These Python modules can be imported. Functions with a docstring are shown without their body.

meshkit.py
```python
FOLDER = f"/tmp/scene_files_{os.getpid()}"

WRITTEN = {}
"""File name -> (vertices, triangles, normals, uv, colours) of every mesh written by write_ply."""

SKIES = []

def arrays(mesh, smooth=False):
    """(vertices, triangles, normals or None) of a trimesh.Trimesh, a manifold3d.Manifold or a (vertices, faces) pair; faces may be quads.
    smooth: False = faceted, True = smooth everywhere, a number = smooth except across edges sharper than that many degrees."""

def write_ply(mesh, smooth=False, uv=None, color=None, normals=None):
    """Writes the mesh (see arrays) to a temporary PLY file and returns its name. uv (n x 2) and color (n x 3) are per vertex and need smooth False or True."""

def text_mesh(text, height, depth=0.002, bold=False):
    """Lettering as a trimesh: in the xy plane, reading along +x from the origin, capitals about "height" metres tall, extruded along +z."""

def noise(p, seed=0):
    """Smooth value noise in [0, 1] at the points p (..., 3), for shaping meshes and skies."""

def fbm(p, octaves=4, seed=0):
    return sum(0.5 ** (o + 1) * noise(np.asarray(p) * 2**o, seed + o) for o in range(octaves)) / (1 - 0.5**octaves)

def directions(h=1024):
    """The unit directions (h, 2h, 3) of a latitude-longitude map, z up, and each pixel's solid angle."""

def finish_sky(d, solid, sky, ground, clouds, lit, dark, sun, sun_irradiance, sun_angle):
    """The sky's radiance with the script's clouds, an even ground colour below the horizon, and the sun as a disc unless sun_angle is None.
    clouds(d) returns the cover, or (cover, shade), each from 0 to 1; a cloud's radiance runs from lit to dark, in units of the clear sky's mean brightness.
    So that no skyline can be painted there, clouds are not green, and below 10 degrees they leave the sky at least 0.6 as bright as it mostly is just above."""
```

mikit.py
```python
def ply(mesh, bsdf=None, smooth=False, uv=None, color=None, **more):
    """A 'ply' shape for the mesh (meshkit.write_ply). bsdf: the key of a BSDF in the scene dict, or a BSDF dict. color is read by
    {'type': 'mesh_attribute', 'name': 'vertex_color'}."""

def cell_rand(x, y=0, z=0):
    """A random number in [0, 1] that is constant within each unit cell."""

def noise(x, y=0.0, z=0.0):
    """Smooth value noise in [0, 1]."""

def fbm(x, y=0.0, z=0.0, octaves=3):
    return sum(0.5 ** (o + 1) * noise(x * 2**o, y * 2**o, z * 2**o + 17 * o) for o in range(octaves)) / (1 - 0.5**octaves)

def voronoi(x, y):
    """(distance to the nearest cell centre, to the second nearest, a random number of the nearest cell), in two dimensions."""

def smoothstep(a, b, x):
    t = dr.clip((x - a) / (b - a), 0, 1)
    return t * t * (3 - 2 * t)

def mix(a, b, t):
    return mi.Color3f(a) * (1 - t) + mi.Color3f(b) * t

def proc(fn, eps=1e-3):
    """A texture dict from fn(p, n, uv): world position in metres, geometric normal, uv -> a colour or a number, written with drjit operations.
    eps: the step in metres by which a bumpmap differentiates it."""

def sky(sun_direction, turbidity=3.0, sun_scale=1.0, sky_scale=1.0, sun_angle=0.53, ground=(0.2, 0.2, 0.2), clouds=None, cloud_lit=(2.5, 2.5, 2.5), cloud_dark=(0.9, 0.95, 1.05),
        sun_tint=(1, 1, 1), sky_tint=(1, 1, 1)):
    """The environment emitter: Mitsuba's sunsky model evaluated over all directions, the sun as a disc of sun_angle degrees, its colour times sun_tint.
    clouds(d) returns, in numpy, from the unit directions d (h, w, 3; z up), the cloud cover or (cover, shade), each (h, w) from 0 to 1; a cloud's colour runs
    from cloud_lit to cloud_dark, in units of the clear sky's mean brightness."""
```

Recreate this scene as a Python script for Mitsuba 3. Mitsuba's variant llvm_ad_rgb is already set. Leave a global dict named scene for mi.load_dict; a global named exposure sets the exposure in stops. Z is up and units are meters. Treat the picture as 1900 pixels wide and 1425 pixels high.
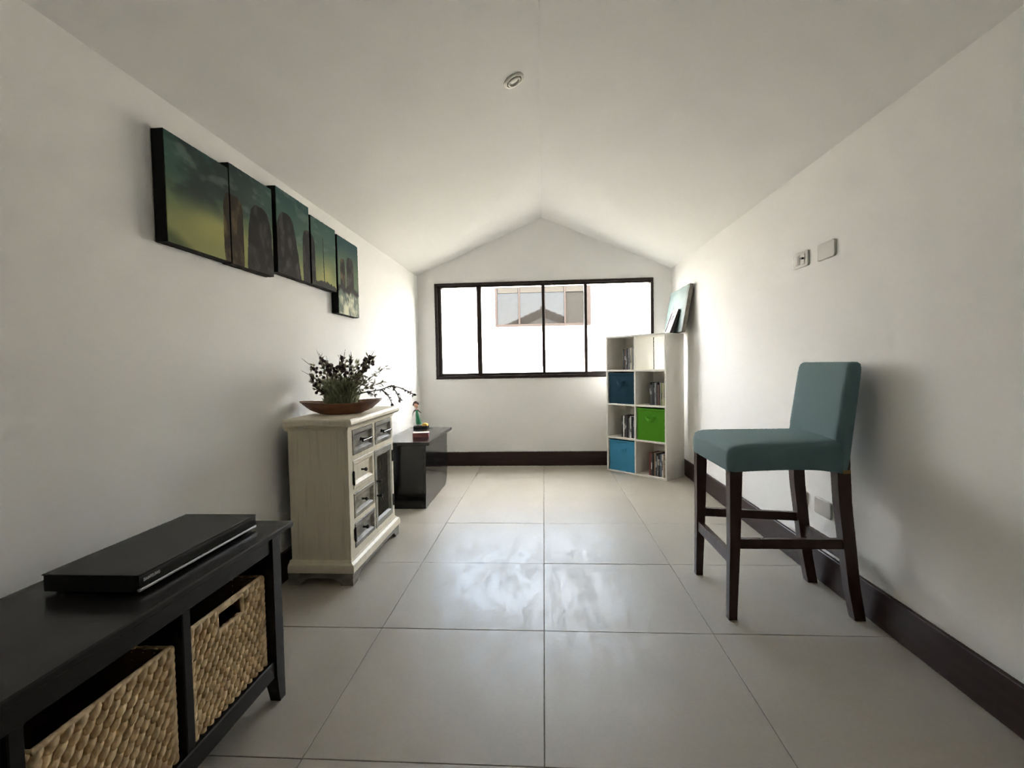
import math, random
import numpy as np, trimesh, mitsuba as mi, drjit as dr
import manifold3d as m3
from shapely.geometry import Polygon, box as sbox
import mikit, meshkit
from mikit import noise, fbm, smoothstep, mix, proc

T = mi.ScalarTransform4f
scene, labels = {}, {}
random.seed(11)
rng = np.random.default_rng(11)

# ------------------------------------------------------------------ camera, sky, sun, exposure
CAM = np.array([0.0, 0.0, 0.965])
CU = np.array([0.01555513, 0.03953071, 0.99909727])
CF = np.array([-0.06532046, 0.99712383, -0.03843564])
scene['camera'] = {'type': 'perspective', 'fov': 2 * math.degrees(math.atan(950 / 902.57)), 'fov_axis': 'x', 'near_clip': 0.02, 'far_clip': 300.0,
                   'to_world': T().look_at(origin=CAM.tolist(), target=(CAM + CF).tolist(), up=CU.tolist())}


def cloud_cover(d):
    n = meshkit.fbm(d * 2.2 + 5.0, octaves=4, seed=4)
    return np.clip(0.72 + (n - 0.42) / 0.4, 0, 1), np.clip((n - 0.50) / 0.3, 0, 1)


scene['sky'] = mikit.sky((0.40, -0.55, 0.74), turbidity=4.0, sun_scale=0.22, sky_scale=1.0, sun_angle=4.0, ground=(0.3, 0.3, 0.29), clouds=cloud_cover,
                         cloud_lit=(1.76, 1.73, 1.67), cloud_dark=(1.24, 1.24, 1.24), sky_tint=(1.10, 1.0, 0.84))
exposure = 7.3

# ------------------------------------------------------------------ materials


def rgb(*c):
    return {'type': 'rgb', 'value': list(c)}


def princ(color, rough=0.5, spec=0.5, **k):
    return {'type': 'twosided', 'bsdf': {'type': 'principled', 'base_color': color if isinstance(color, dict) else rgb(*color), 'roughness': rough, 'specular': spec, **k}}


def mat(name, d):
    scene['mat_' + name] = d
    return 'mat_' + name


WALL = mat('wall_paint', {'type': 'twosided', 'bsdf': {'type': 'diffuse', 'reflectance': proc(lambda p, n, uv: mix((0.802, 0.798, 0.780), (0.827, 0.823, 0.805), fbm(p.x * 6, p.y * 6, p.z * 6)))}})
CEIL = mat('ceiling_paint', {'type': 'twosided', 'bsdf': {'type': 'diffuse', 'reflectance': rgb(0.775, 0.771, 0.752)}})


def tile_color(p, n, uv):
    c = mikit.cell_rand(dr.floor((p.x + 0.0128) / 0.6), dr.floor((p.y - 2.9324) / 0.6), 3)
    v = fbm(p.x * 5, p.y * 3, 1.0, 4)
    fine = noise(p.x * 160, p.y * 160)
    col = mix((0.345, 0.316, 0.268), (0.395, 0.366, 0.315), v)
    return col * (0.95 + 0.06 * c + 0.05 * fine)


def tile_rough(p, n, uv):
    streak = fbm(p.x * 26, p.y * 7, 2.0, 4)
    blot = fbm(p.x * 3.0, p.y * 3.0, 9.0, 3)
    fine = noise(p.x * 95, p.y * 30, 4.0)
    return 0.36 + 0.10 * smoothstep(0.38, 0.64, streak * 0.5 + blot * 0.3 + fine * 0.2)


TILE = mat('floor_tile', princ(proc(tile_color), proc(tile_rough), 0.38))
GROUT = mat('grout', princ((0.16, 0.145, 0.125), 0.9, 0.2))
DARKWOOD = mat('dark_trim_wood', princ(proc(lambda p, n, uv: mix((0.020, 0.010, 0.009), (0.034, 0.018, 0.015), fbm(p.x * 9, p.y * 9, p.z * 60))), 0.42, 0.28))
FRAME = mat('window_frame', princ(proc(lambda p, n, uv: mix((0.010, 0.006, 0.005), (0.020, 0.013, 0.011), fbm(p.x * 20, p.y * 20, p.z * 20))), 0.4, 0.3))
GLASS = mat('pane_glass', {'type': 'thindielectric', 'int_ior': 1.5})
STUCCO = mat('house_stucco', {'type': 'twosided', 'bsdf': {'type': 'diffuse', 'reflectance': proc(lambda p, n, uv: mix((0.73, 0.715, 0.69), (0.79, 0.775, 0.75), fbm(p.x * 3, p.y * 3, p.z * 3)))}})
FASCIA = mat('house_fascia', princ((0.85, 0.85, 0.84), 0.6))
NFRAME = mat('house_window_frame', princ((0.0165, 0.0115, 0.0095), 0.5, 0.2))
NGLASS = mat('house_window_glass', {'type': 'twosided', 'bsdf': {'type': 'principled', 'base_color': rgb(0.0095, 0.009, 0.0085), 'roughness': 0.03, 'specular': 0.21}})
NSCREEN = mat('house_window_screen', princ((0.0095, 0.009, 0.008), 0.75, 0.15))
NBLIND = mat('house_window_blind', princ((0.026, 0.0245, 0.022), 0.8, 0.15))
ROOFT = mat('roof_tile', princ(proc(lambda p, n, uv: mix((0.045, 0.03, 0.022), (0.10, 0.07, 0.05), fbm(p.x * 12, p.y * 12, p.z * 12))), 0.8, 0.3))
CONCRETE = mat('yard_concrete', princ(proc(lambda p, n, uv: mix((0.13, 0.13, 0.115), (0.19, 0.19, 0.17), fbm(p.x * 2, p.y * 2))), 0.9, 0.2))
BLACKWOOD = mat('black_lacquer_wood', princ(proc(lambda p, n, uv: mix((0.0075, 0.007, 0.0075), (0.013, 0.0125, 0.013), fbm(p.x * 30, p.y * 4, p.z * 30))), 0.24, 0.24))
BLACKGLOSS = mat('black_gloss_lacquer', princ((0.0045, 0.0045, 0.005), 0.07, 0.4))
BLACKPLASTIC = mat('black_plastic', princ((0.007, 0.007, 0.0075), 0.38, 0.28))
SILVER = mat('silver_strip', princ((0.55, 0.55, 0.56), 0.3, metallic=0.9))
GREYTEXT = mat('grey_lettering', princ((0.42, 0.42, 0.43), 0.5))


def wicker_color(p, n, uv):
    a = fbm(p.x * 70, p.y * 70, p.z * 45, 3)
    b = noise(p.x * 300, p.y * 300, p.z * 120)
    return mix((0.46, 0.325, 0.18), (0.70, 0.54, 0.335), smoothstep(0.25, 0.75, a)) * (0.9 + 0.2 * b)


WICKER = mat('water_hyacinth', princ(proc(wicker_color), 0.65, 0.3))
WICKERDARK = mat('basket_core', princ((0.15, 0.10, 0.055), 0.85, 0.2))


def cream_color(p, n, uv):
    g = fbm(p.x * 40, p.y * 40, p.z * 3.5, 4)
    s = smoothstep(0.55, 0.75, fbm(p.x * 110, p.y * 110, p.z * 5.0, 3))
    return mix(mix((0.60, 0.54, 0.42), (0.70, 0.645, 0.525), g), (0.42, 0.37, 0.28), 0.35 * s)


CREAM = mat('cream_washed_wood', princ(proc(cream_color), 0.42, 0.4))


def wash(a, b):
    return lambda p, n, uv: mix(a, b, smoothstep(0.3, 0.7, fbm(p.x * 25, p.y * 12, p.z * 40, 4)))


GREYWASH = mat('grey_washed_wood', princ(proc(wash((0.125, 0.115, 0.095), (0.235, 0.22, 0.185))), 0.5, 0.4))
BROWNWASH = mat('brown_washed_wood', princ(proc(wash((0.18, 0.165, 0.125), (0.31, 0.285, 0.22))), 0.5, 0.4))
DOORWASH = mat('sage_grey_wood', princ(proc(wash((0.22, 0.215, 0.18), (0.28, 0.272, 0.228))), 0.5, 0.4))
FEETWASH = mat('dark_grey_wash', princ(proc(wash((0.13, 0.12, 0.10), (0.20, 0.185, 0.155))), 0.55, 0.4))
DARKINSIDE = mat('cabinet_inside', princ((0.008, 0.007, 0.006), 0.8, 0.2))
IRON = mat('black_iron', princ((0.014, 0.013, 0.012), 0.32, 0.6, metallic=0.3))
WIRE = mat('grey_wire', princ((0.13, 0.125, 0.115), 0.5, metallic=0.3))
WHITEPAPER = mat('white_paper', princ((0.78, 0.77, 0.74), 0.7))


def bowl_color(p, n, uv):
    w = fbm(p.x * 14, p.y * 14, p.z * 70, 4)
    return mix((0.085, 0.035, 0.018), (0.22, 0.105, 0.055), w)


BOWLWOOD = mat('carved_bowl_wood', princ(proc(bowl_color), 0.4, 0.45))
def leafmat(fn, dt):
    return {'type': 'principledthin', 'base_color': proc(fn), 'roughness': 0.6, 'diff_trans': dt, 'spec_trans': 0.0}


LEAFDARK = mat('dried_leaf', leafmat((lambda p, n, uv: mix((0.10, 0.09, 0.06), (0.26, 0.25, 0.16), noise(p.x * 120, p.y * 120, p.z * 120))), 0.9))
LEAFGREEN = mat('moss_green', leafmat((lambda p, n, uv: mix((0.20, 0.23, 0.125), (0.56, 0.58, 0.41), noise(p.x * 160, p.y * 160, p.z * 60))), 1.0))
BERRY = mat('dark_berry', princ((0.028, 0.014, 0.016), 0.4, 0.4))
STEM = mat('brown_stem', princ((0.05, 0.03, 0.02), 0.7, 0.2))
STOOLFAB = mat('teal_cloth', princ(proc(lambda p, n, uv: mix((0.100, 0.168, 0.180), (0.124, 0.198, 0.208), 0.5 * noise(p.x * 420, p.y * 420, p.z * 420) + 0.5 * fbm(p.x * 7, p.y * 7, p.z * 7))), 0.9, 0.15, sheen=0.4))
STOOLWOOD = mat('espresso_wood', princ(proc(lambda p, n, uv: mix((0.022, 0.010, 0.007), (0.048, 0.023, 0.017), fbm(p.x * 60, p.y * 60, p.z * 8))), 0.36, 0.35))
OCHRE = mat('ochre_tag', princ((0.26, 0.165, 0.05), 0.8))
PLASTICWHITE = mat('plate_plastic', princ((0.47, 0.455, 0.42), 0.5, 0.3))
SHELFWHITE = mat('white_laminate', princ((0.72, 0.70, 0.645), 0.45, 0.4))


def fabric(c):
    return princ(proc(lambda p, n, uv: mi.Color3f(*c) * (0.85 + 0.3 * noise(p.x * 350, p.y * 350, p.z * 350))), 0.9, 0.1)


NAVYFAB = mat('navy_fabric', fabric((0.015, 0.041, 0.064)))
GREENFAB = mat('green_fabric', fabric((0.072, 0.25, 0.020)))
BLUEFAB = mat('blue_fabric', fabric((0.058, 0.255, 0.42)))
METALRING = mat('spot_metal', princ((0.50, 0.48, 0.43), 0.45, metallic=0.2))
SPOTDARK = mat('spot_gap', princ((0.03, 0.027, 0.022), 0.6))
LAMPGLASS = mat('spot_lens', princ((0.55, 0.53, 0.48), 0.35))
CANVASBLACK = mat('black_canvas_edge', princ((0.006, 0.006, 0.006), 0.7, 0.2))


def ell(y, z, cy, cz, ry, rz):
    return dr.square((y - cy) / ry) + dr.square((z - cz) / rz)


def storm(p, n, uv):
    y, z = p.y, p.z
    wob = fbm(y * 9, z * 9, 3.0, 3)
    t = (z - 1.36) / 0.40 + 0.10 * (wob - 0.5)
    col = mix((0.27, 0.29, 0.12), (0.125, 0.175, 0.09), smoothstep(0.10, 0.42, t))
    col = mix(col, (0.05, 0.105, 0.08), smoothstep(0.38, 0.62, t))
    col = mix(col, (0.028, 0.078, 0.075), smoothstep(0.7, 1.0, t))
    glow = dr.exp(-3.0 * ell(y, z, 1.72, 1.46, 0.30, 0.09)) + 0.8 * dr.exp(-3.0 * ell(y, z, 2.58, 1.46, 0.12, 0.10))
    col = mix(col, (0.36, 0.35, 0.13), dr.clip(glow, 0, 0.85))
    cl = smoothstep(0.42, 0.60, fbm(y * 5.0 + z * 6.0, z * 9 - y * 3, 7.0, 4)) * smoothstep(0.32, 0.55, t) * smoothstep(2.2, 1.7, y)
    col = mix(col, (0.030, 0.038, 0.040), 0.85 * cl)
    col = mix(col, (0.05, 0.085, 0.045), 0.8 * smoothstep(0.02, -0.03, (z - 1.40) + (y - 1.52) * 0.45 + 0.05 * (wob - 0.5)) * smoothstep(1.8, 1.6, y))
    wisp = smoothstep(0.56, 0.74, fbm(y * 10 + z * 14, z * 22 - y * 6, 1.0, 3)) * smoothstep(0.35, 0.6, t)
    col = mix(col, (0.13, 0.17, 0.14), 0.5 * wisp)
    return col


def blend_stone(col, y, z, d, dark, lit, edge=0.035):
    """d < 1 inside"""
    k = smoothstep(1.0 + edge, 1.0 - edge, d)
    v = fbm(y * 30, z * 18, 5.0, 4)
    return mix(col, mix(dark, lit, smoothstep(0.45, 0.8, v)), k)


def stones(p, n, uv):
    y, z = p.y, p.z
    col = storm(p, n, uv)
    w = 0.35 * (fbm(y * 26, z * 26, 2.0, 3) - 0.5)
    g, l = (0.014, 0.014, 0.0145), (0.036, 0.035, 0.033)
    col = blend_stone(col, y, z, dr.power(dr.abs((y - 1.79) / 0.060), 4.0) + dr.power(dr.abs((z - 1.48) / 0.145), 4.0) + w, (0.030, 0.024, 0.016), (0.12, 0.085, 0.035))
    col = blend_stone(col, y, z, dr.power(dr.abs((y - 1.965) / (0.085 - 0.10 * (z - 1.5))), 3.0) + dr.power(dr.abs((z - 1.47) / 0.165), 4.0) + w, g, l)
    col = blend_stone(col, y, z, dr.power(dr.abs((y - 2.17) / (0.105 - 0.22 * (z - 1.5))), 3.0) + dr.power(dr.abs((z - 1.45) / 0.225), 5.0) + 0.6 * w, g, (0.045, 0.044, 0.042))
    col = blend_stone(col, y, z, dr.power(dr.abs((y - 2.385) / 0.065), 4.0) + dr.power(dr.abs((z - 1.48) / 0.17), 4.0) + w, g, l)
    hill = 1.405 + 0.022 * dr.sin((y - 2.42) * 11.0) + 0.012 * noise(y * 60, 1.0)
    col = mix(col, (0.022, 0.026, 0.022), smoothstep(hill + 0.004, hill - 0.004, z) * smoothstep(2.30, 2.36, y))
    reed = smoothstep(0.006, 0.003, dr.abs(y - 2.545 + 0.02 * (z - 1.5))) * smoothstep(1.66, 1.655, z)
    return mix(col, (0.02, 0.024, 0.02), reed)


def shore(p, n, uv):
    y, z = p.y, p.z
    col = mix((0.10, 0.15, 0.09), (0.02, 0.065, 0.07), smoothstep(1.50, 1.72, z + 0.05 * (fbm(y * 12, z * 12, 1.0, 3) - 0.5)))
    w = 0.4 * (fbm(y * 30, z * 30, 2.0, 3) - 0.5)
    for cy, ry, cz, rz, lit in ((2.79, 0.035, 1.50, 0.10, (0.16, 0.10, 0.04)), (2.90, 0.055, 1.51, 0.12, (0.06, 0.055, 0.05))):
        col = blend_stone(col, y, z, dr.power(dr.abs((y - cy) / ry), 3.0) + dr.power(dr.abs((z - cz) / rz), 4.0) + w, (0.015, 0.015, 0.014), lit)
    band = smoothstep(1.455, 1.435, z + 0.02 * (noise(y * 70, z * 30) - 0.5))
    col = mix(col, (0.012, 0.014, 0.012), band)
    foam = smoothstep(1.42, 1.395, z + 0.03 * (noise(y * 40, 3.0) - 0.5))
    f = fbm(y * 26, z * 16, 4.0, 4)
    return mix(col, mix((0.12, 0.16, 0.13), (0.62, 0.62, 0.47), smoothstep(0.35, 0.7, f)), foam)


PAINT_STONES = mat('stormy_landscape_print', princ(proc(stones), 0.7, 0.08))
PAINT_SHORE = mat('shore_landscape_print', princ(proc(shore), 0.7, 0.08))


def seascape(p, n, uv):
    y, z = p.y, p.z
    v = fbm(y * 7, z * 7, 3.0, 3)
    col = mix((0.085, 0.12, 0.115), (0.205, 0.275, 0.265), smoothstep(1.22, 1.50, z + 0.12 * (v - 0.5)))
    peak = smoothstep(0.0, 0.012, 0.16 - dr.abs(y - 4.36) * 1.9 - (z - 1.34))
    col = mix(col, (0.11, 0.12, 0.105), peak * smoothstep(4.39, 4.33, y) * 0.8)
    return mix(col, (0.07, 0.085, 0.075), smoothstep(4.03, 3.96, y + 0.04 * (v - 0.5)) * 0.8)


PAINT_SEA = mat('pale_teal_painting', princ(proc(seascape), 0.6, 0.25))
MATWHITE = mat('frame_mat_board', princ((0.75, 0.72, 0.72), 0.6))
PHOTO = mat('framed_photo_print', princ(proc(lambda p, n, uv: mix((0.75, 0.74, 0.75), (0.17, 0.16, 0.19), smoothstep(-0.02, 0.03, (p.z - 1.315) + (p.y - 4.2) * 0.5))), 0.15, 0.5))
DARKFRAME = mat('dark_brown_frame', princ((0.022, 0.012, 0.012), 0.35, 0.5))
SKIN = mat('doll_skin', princ((0.62, 0.36, 0.25), 0.6))
HAIR = mat('doll_hair', princ((0.045, 0.016, 0.014), 0.7))
DRESS = mat('green_doll_dress', princ(proc(lambda p, n, uv: mix((0.01, 0.13, 0.055), (0.02, 0.22, 0.095), noise(p.x * 200, p.y * 200, p.z * 20))), 0.55))
YELLOW = mat('yellow_loaf', princ((0.72, 0.45, 0.08), 0.5))
BOXRED = mat('maroon_box', princ(proc(lambda p, n, uv: mix((0.14, 0.03, 0.035), (0.26, 0.09, 0.085), noise(p.x * 90, p.y * 90, p.z * 200))), 0.5))
BOXTOP = mat('pale_pink_lid', princ((0.75, 0.62, 0.57), 0.5))

# ------------------------------------------------------------------ helpers
used = {}


def key_for(name):
    k = used.get(name, -1) + 1
    used[name] = k
    return name if k == 0 else f'{name}_{k:03d}'


def obj(name, mesh, bsdf, parent=None, smooth=False, label=None, **more):
    key = key_for(name if parent is None else parent + '__' + name)
    scene[key] = mikit.ply(mesh, bsdf, smooth=smooth, **more)
    if label:
        labels[key] = {'label': label}
    return key


def thing(name, label, category, group=None):
    key = key_for(name)
    labels[key] = {'label': label, 'category': category}
    if group:
        labels[key]['group'] = group
    return key


def struct(name, mesh=None, bsdf=None, label=None, category=None, smooth=False):
    key = obj(name, mesh, bsdf, smooth=smooth) if mesh is not None else key_for(name)
    labels[key] = {'kind': 'structure'}
    if label:
        labels[key]['label'] = label
    if category:
        labels[key]['category'] = category
    return key


def hull(pts):
    return trimesh.convex.convex_hull(np.asarray(pts, float))


def rb(x0, x1, y0, y1, z0, z1, b=0.002):
    """A box with chamfered edges."""
    lo, hi = np.array([x0, y0, z0]), np.array([x1, y1, z1])
    b = min(b, 0.45 * float((hi - lo).min()))
    if b <= 0:
        return trimesh.creation.box(bounds=[lo, hi])
    pts = []
    for s in np.ndindex(2, 2, 2):
        c = np.where(s, hi, lo)
        d = np.where(s, -b, b)
        for k in range(3):
            q = c + d
            q[k] = c[k]
            pts.append(q)
    return hull(pts)


def cat(*ms):
    return trimesh.util.concatenate([m for m in ms])


def loft(rings, cap=True):
    """Rings: list of (n,3) closed loops with equal counts."""
    n = len(rings[0])
    v = np.vstack(rings)
    f = []
    for k in range(len(rings) - 1):
        a, b = k * n, (k + 1) * n
        for i in range(n):
            j = (i + 1) % n
            f += [[a + i, a + j, b + j], [a + i, b + j, b + i]]
    if cap:
        for k, flip in ((0, True), (len(rings) - 1, False)):
            c = len(v)
            v = np.vstack([v, rings[k].mean(0)])
            for i in range(n):
                j = (i + 1) % n
                f.append([k * n + j, k * n + i, c] if flip else [k * n + i, k * n + j, c])
    return trimesh.Trimesh(v, np.array(f), process=False)


def tube(path, radius, n=8):
    path = np.asarray(path, float)
    r = np.broadcast_to(np.asarray(radius, float), (len(path),))
    rings = []
    side = None
    for i, p in enumerate(path):
        t = path[min(i + 1, len(path) - 1)] - path[max(i - 1, 0)]
        t = t / (np.linalg.norm(t) + 1e-12)
        if side is None:
            side = np.cross(t, [0, 0, 1.0] if abs(t[2]) < 0.9 else [1.0, 0, 0])
        side = side - t * (side @ t)
        side /= np.linalg.norm(side)
        up = np.cross(t, side)
        a = np.arange(n) * 2 * np.pi / n
        rings.append(p + r[i] * (np.cos(a)[:, None] * side + np.sin(a)[:, None] * up))
    return loft(rings)


def lathe(profile, n=32, origin=(0, 0, 0)):
    a = np.arange(n) * 2 * np.pi / n
    rings = [np.stack([r * np.cos(a), r * np.sin(a), np.full(n, z)], 1) + np.array(origin) for r, z in profile]
    return loft(rings)


def prism(poly, y0, y1):
    """Extrudes an (x, z) polygon along y."""
    m = trimesh.creation.extrude_polygon(poly, y1 - y0, engine='earcut')
    v = m.vertices
    m.vertices = np.stack([v[:, 0], y1 - v[:, 2], v[:, 1]], 1)
    m.fix_normals()
    return m


def prism_x(poly, x0, x1):
    """Extrudes a (y, z) polygon along x."""
    m = trimesh.creation.extrude_polygon(poly, x1 - x0, engine='earcut')
    v = m.vertices
    m.vertices = np.stack([x0 + v[:, 2], v[:, 0], v[:, 1]], 1)
    m.fix_normals()
    return m


def ring_pts(poly, n):
    """n evenly spaced points on a polygon's outline."""
    e = poly.exterior
    if not e.is_ccw:
        e = e.reverse()
    return np.array([e.interpolate(k / n, normalized=True).coords[0] for k in range(n)])


def ico(c, r, sub=1, scale=(1, 1, 1)):
    m = trimesh.creation.icosphere(subdivisions=sub, radius=r)
    m.vertices = m.vertices * np.array(scale) + np.array(c)
    return m


def moved(m, f):
    m = m.copy()
    m.vertices = f(np.asarray(m.vertices))
    return m


# ------------------------------------------------------------------ room shell
XL, XR, YB, YF = -1.203, 1.205, 4.650, -3.40
ZE, ZR, XM = 1.838, 2.348, 0.0035
XC, Y1 = -0.0128, 2.9324

fl = struct('floor', rb(XL - 0.1, XR + 0.1, YF - 0.1, YB + 0.1, -0.12, -0.002, 0), GROUT, 'floor of large square beige porcelain tiles with thin dark joints', 'floor')
xs = [XL, XC - 0.6, XC, XC + 0.6, XR]
ys = [YF, Y1 - 9 * 0.6, Y1 - 8 * 0.6, Y1 - 7 * 0.6, Y1 - 6 * 0.6, Y1 - 5 * 0.6, Y1 - 4 * 0.6, Y1 - 3 * 0.6, Y1 - 2 * 0.6, Y1 - 0.6, Y1, Y1 + 1.193, YB]
for i in range(4):
    for j in range(len(ys) - 1):
        dz = rng.uniform(-0.0004, 0.0004)
        obj('tile', rb(xs[i] + 0.0012, xs[i + 1] - 0.0012, ys[j] + 0.0012, ys[j + 1] - 0.0012, -0.003, dz, 0.0009), TILE, fl)

struct('wall_left', rb(XL - 0.15, XL, YF - 0.15, YB + 0.15, -0.1, ZE, 0), WALL, 'long white plaster wall with the row of five canvases', 'wall')
struct('wall_right', rb(XR, XR + 0.15, YF - 0.15, YB + 0.15, -0.1, ZE, 0), WALL, 'long white plaster wall behind the teal bar stool', 'wall')
gable = Polygon([(XL, -0.1), (XR, -0.1), (XR, ZE), (XM, ZR), (XL, ZE)])
WX0, WX1, WZ0, WZ1 = -1.035, 1.034, 0.841, 1.759
struct('wall_back', prism(gable.difference(sbox(WX0, WZ0, WX1, WZ1)), YB, YB + 0.15), WALL, 'white gable end wall around the wide window', 'wall')
struct('wall_front', prism(gable, YF - 0.15, YF), WALL)
th = 0.14
ceil = Polygon([(XL, ZE), (XM, ZR), (XR, ZE), (XR + 0.15, ZE - 0.063), (XR + 0.15, ZE + th), (XM, ZR + th + 0.06), (XL - 0.15, ZE + th), (XL - 0.15, ZE - 0.063)])
struct('ceiling', prism(ceil, YF - 0.15, YB + 0.15), CEIL, 'white sloped ceiling meeting in a ridge above the room', 'ceiling')
BH, BT = 0.134, 0.018
struct('baseboard_back', rb(XL + BT, XR - BT, YB - BT, YB, 0, BH, 0.003), DARKWOOD, 'dark brown baseboard under the window', 'baseboard')
struct('baseboard_left', rb(XL, XL + BT, YF, YB, 0, BH, 0.003), DARKWOOD, 'dark brown baseboard behind the cabinets', 'baseboard')
struct('baseboard_right', rb(XR - BT, XR, YF, YB, 0, BH, 0.003), DARKWOOD, 'dark brown baseboard behind the bar stool', 'baseboard')

# ------------------------------------------------------------------ window
win = struct('window_1', None, None, 'wide sliding window with dark brown frame and four panes', 'window')
FY0, FY1 = YB - 0.012, YB + 0.10
obj('frame_bottom', cat(rb(WX0, WX1, FY0, FY1, WZ0, WZ0 + 0.030, 0.003), rb(WX0 + 0.02, WX1 - 0.02, FY0 + 0.022, FY1, WZ0 + 0.030, WZ0 + 0.052, 0.002)), FRAME, win)
obj('frame_top', cat(rb(WX0, WX1, FY0, FY1, WZ1 - 0.026, WZ1, 0.003), rb(WX0 + 0.02, WX1 - 0.02, FY0 + 0.022, FY1, WZ1 - 0.040, WZ1 - 0.026, 0.002)), FRAME, win)
obj('frame_side', cat(rb(WX0, WX0 + 0.030, FY0, FY1, WZ0 + 0.03, WZ1 - 0.026, 0.003), rb(WX0 + 0.030, WX0 + 0.058, FY0 + 0.025, FY1 - 0.02, WZ0 + 0.05, WZ1 - 0.04, 0.003)), FRAME, win)
obj('frame_side', rb(WX1 - 0.026, WX1, FY0, FY1, WZ0 + 0.03, WZ1 - 0.026, 0.003), FRAME, win)
for x0, x1, y0, y1 in ((-0.630, -0.588, FY0 + 0.015, FY1 - 0.02), (-0.008, 0.020, FY0 + 0.03, FY1 - 0.03), (0.393, 0.420, FY0 + 0.03, FY1 - 0.03)):
    obj('mullion', rb(x0, x1, y0, y1, WZ0 + 0.045, WZ1 - 0.036, 0.003), FRAME, win)
for x0, x1 in ((-0.980, -0.626), (-0.592, -0.004), (0.016, 0.397), (0.416, 1.010)):
    obj('pane', trimesh.Trimesh([[x0, YB + 0.05, WZ0 + 0.045], [x1, YB + 0.05, WZ0 + 0.045], [x1, YB + 0.05, WZ1 - 0.034], [x0, YB + 0.05, WZ1 - 0.034]], [[0, 1, 2], [0, 2, 3]], process=False), GLASS, win)

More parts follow.
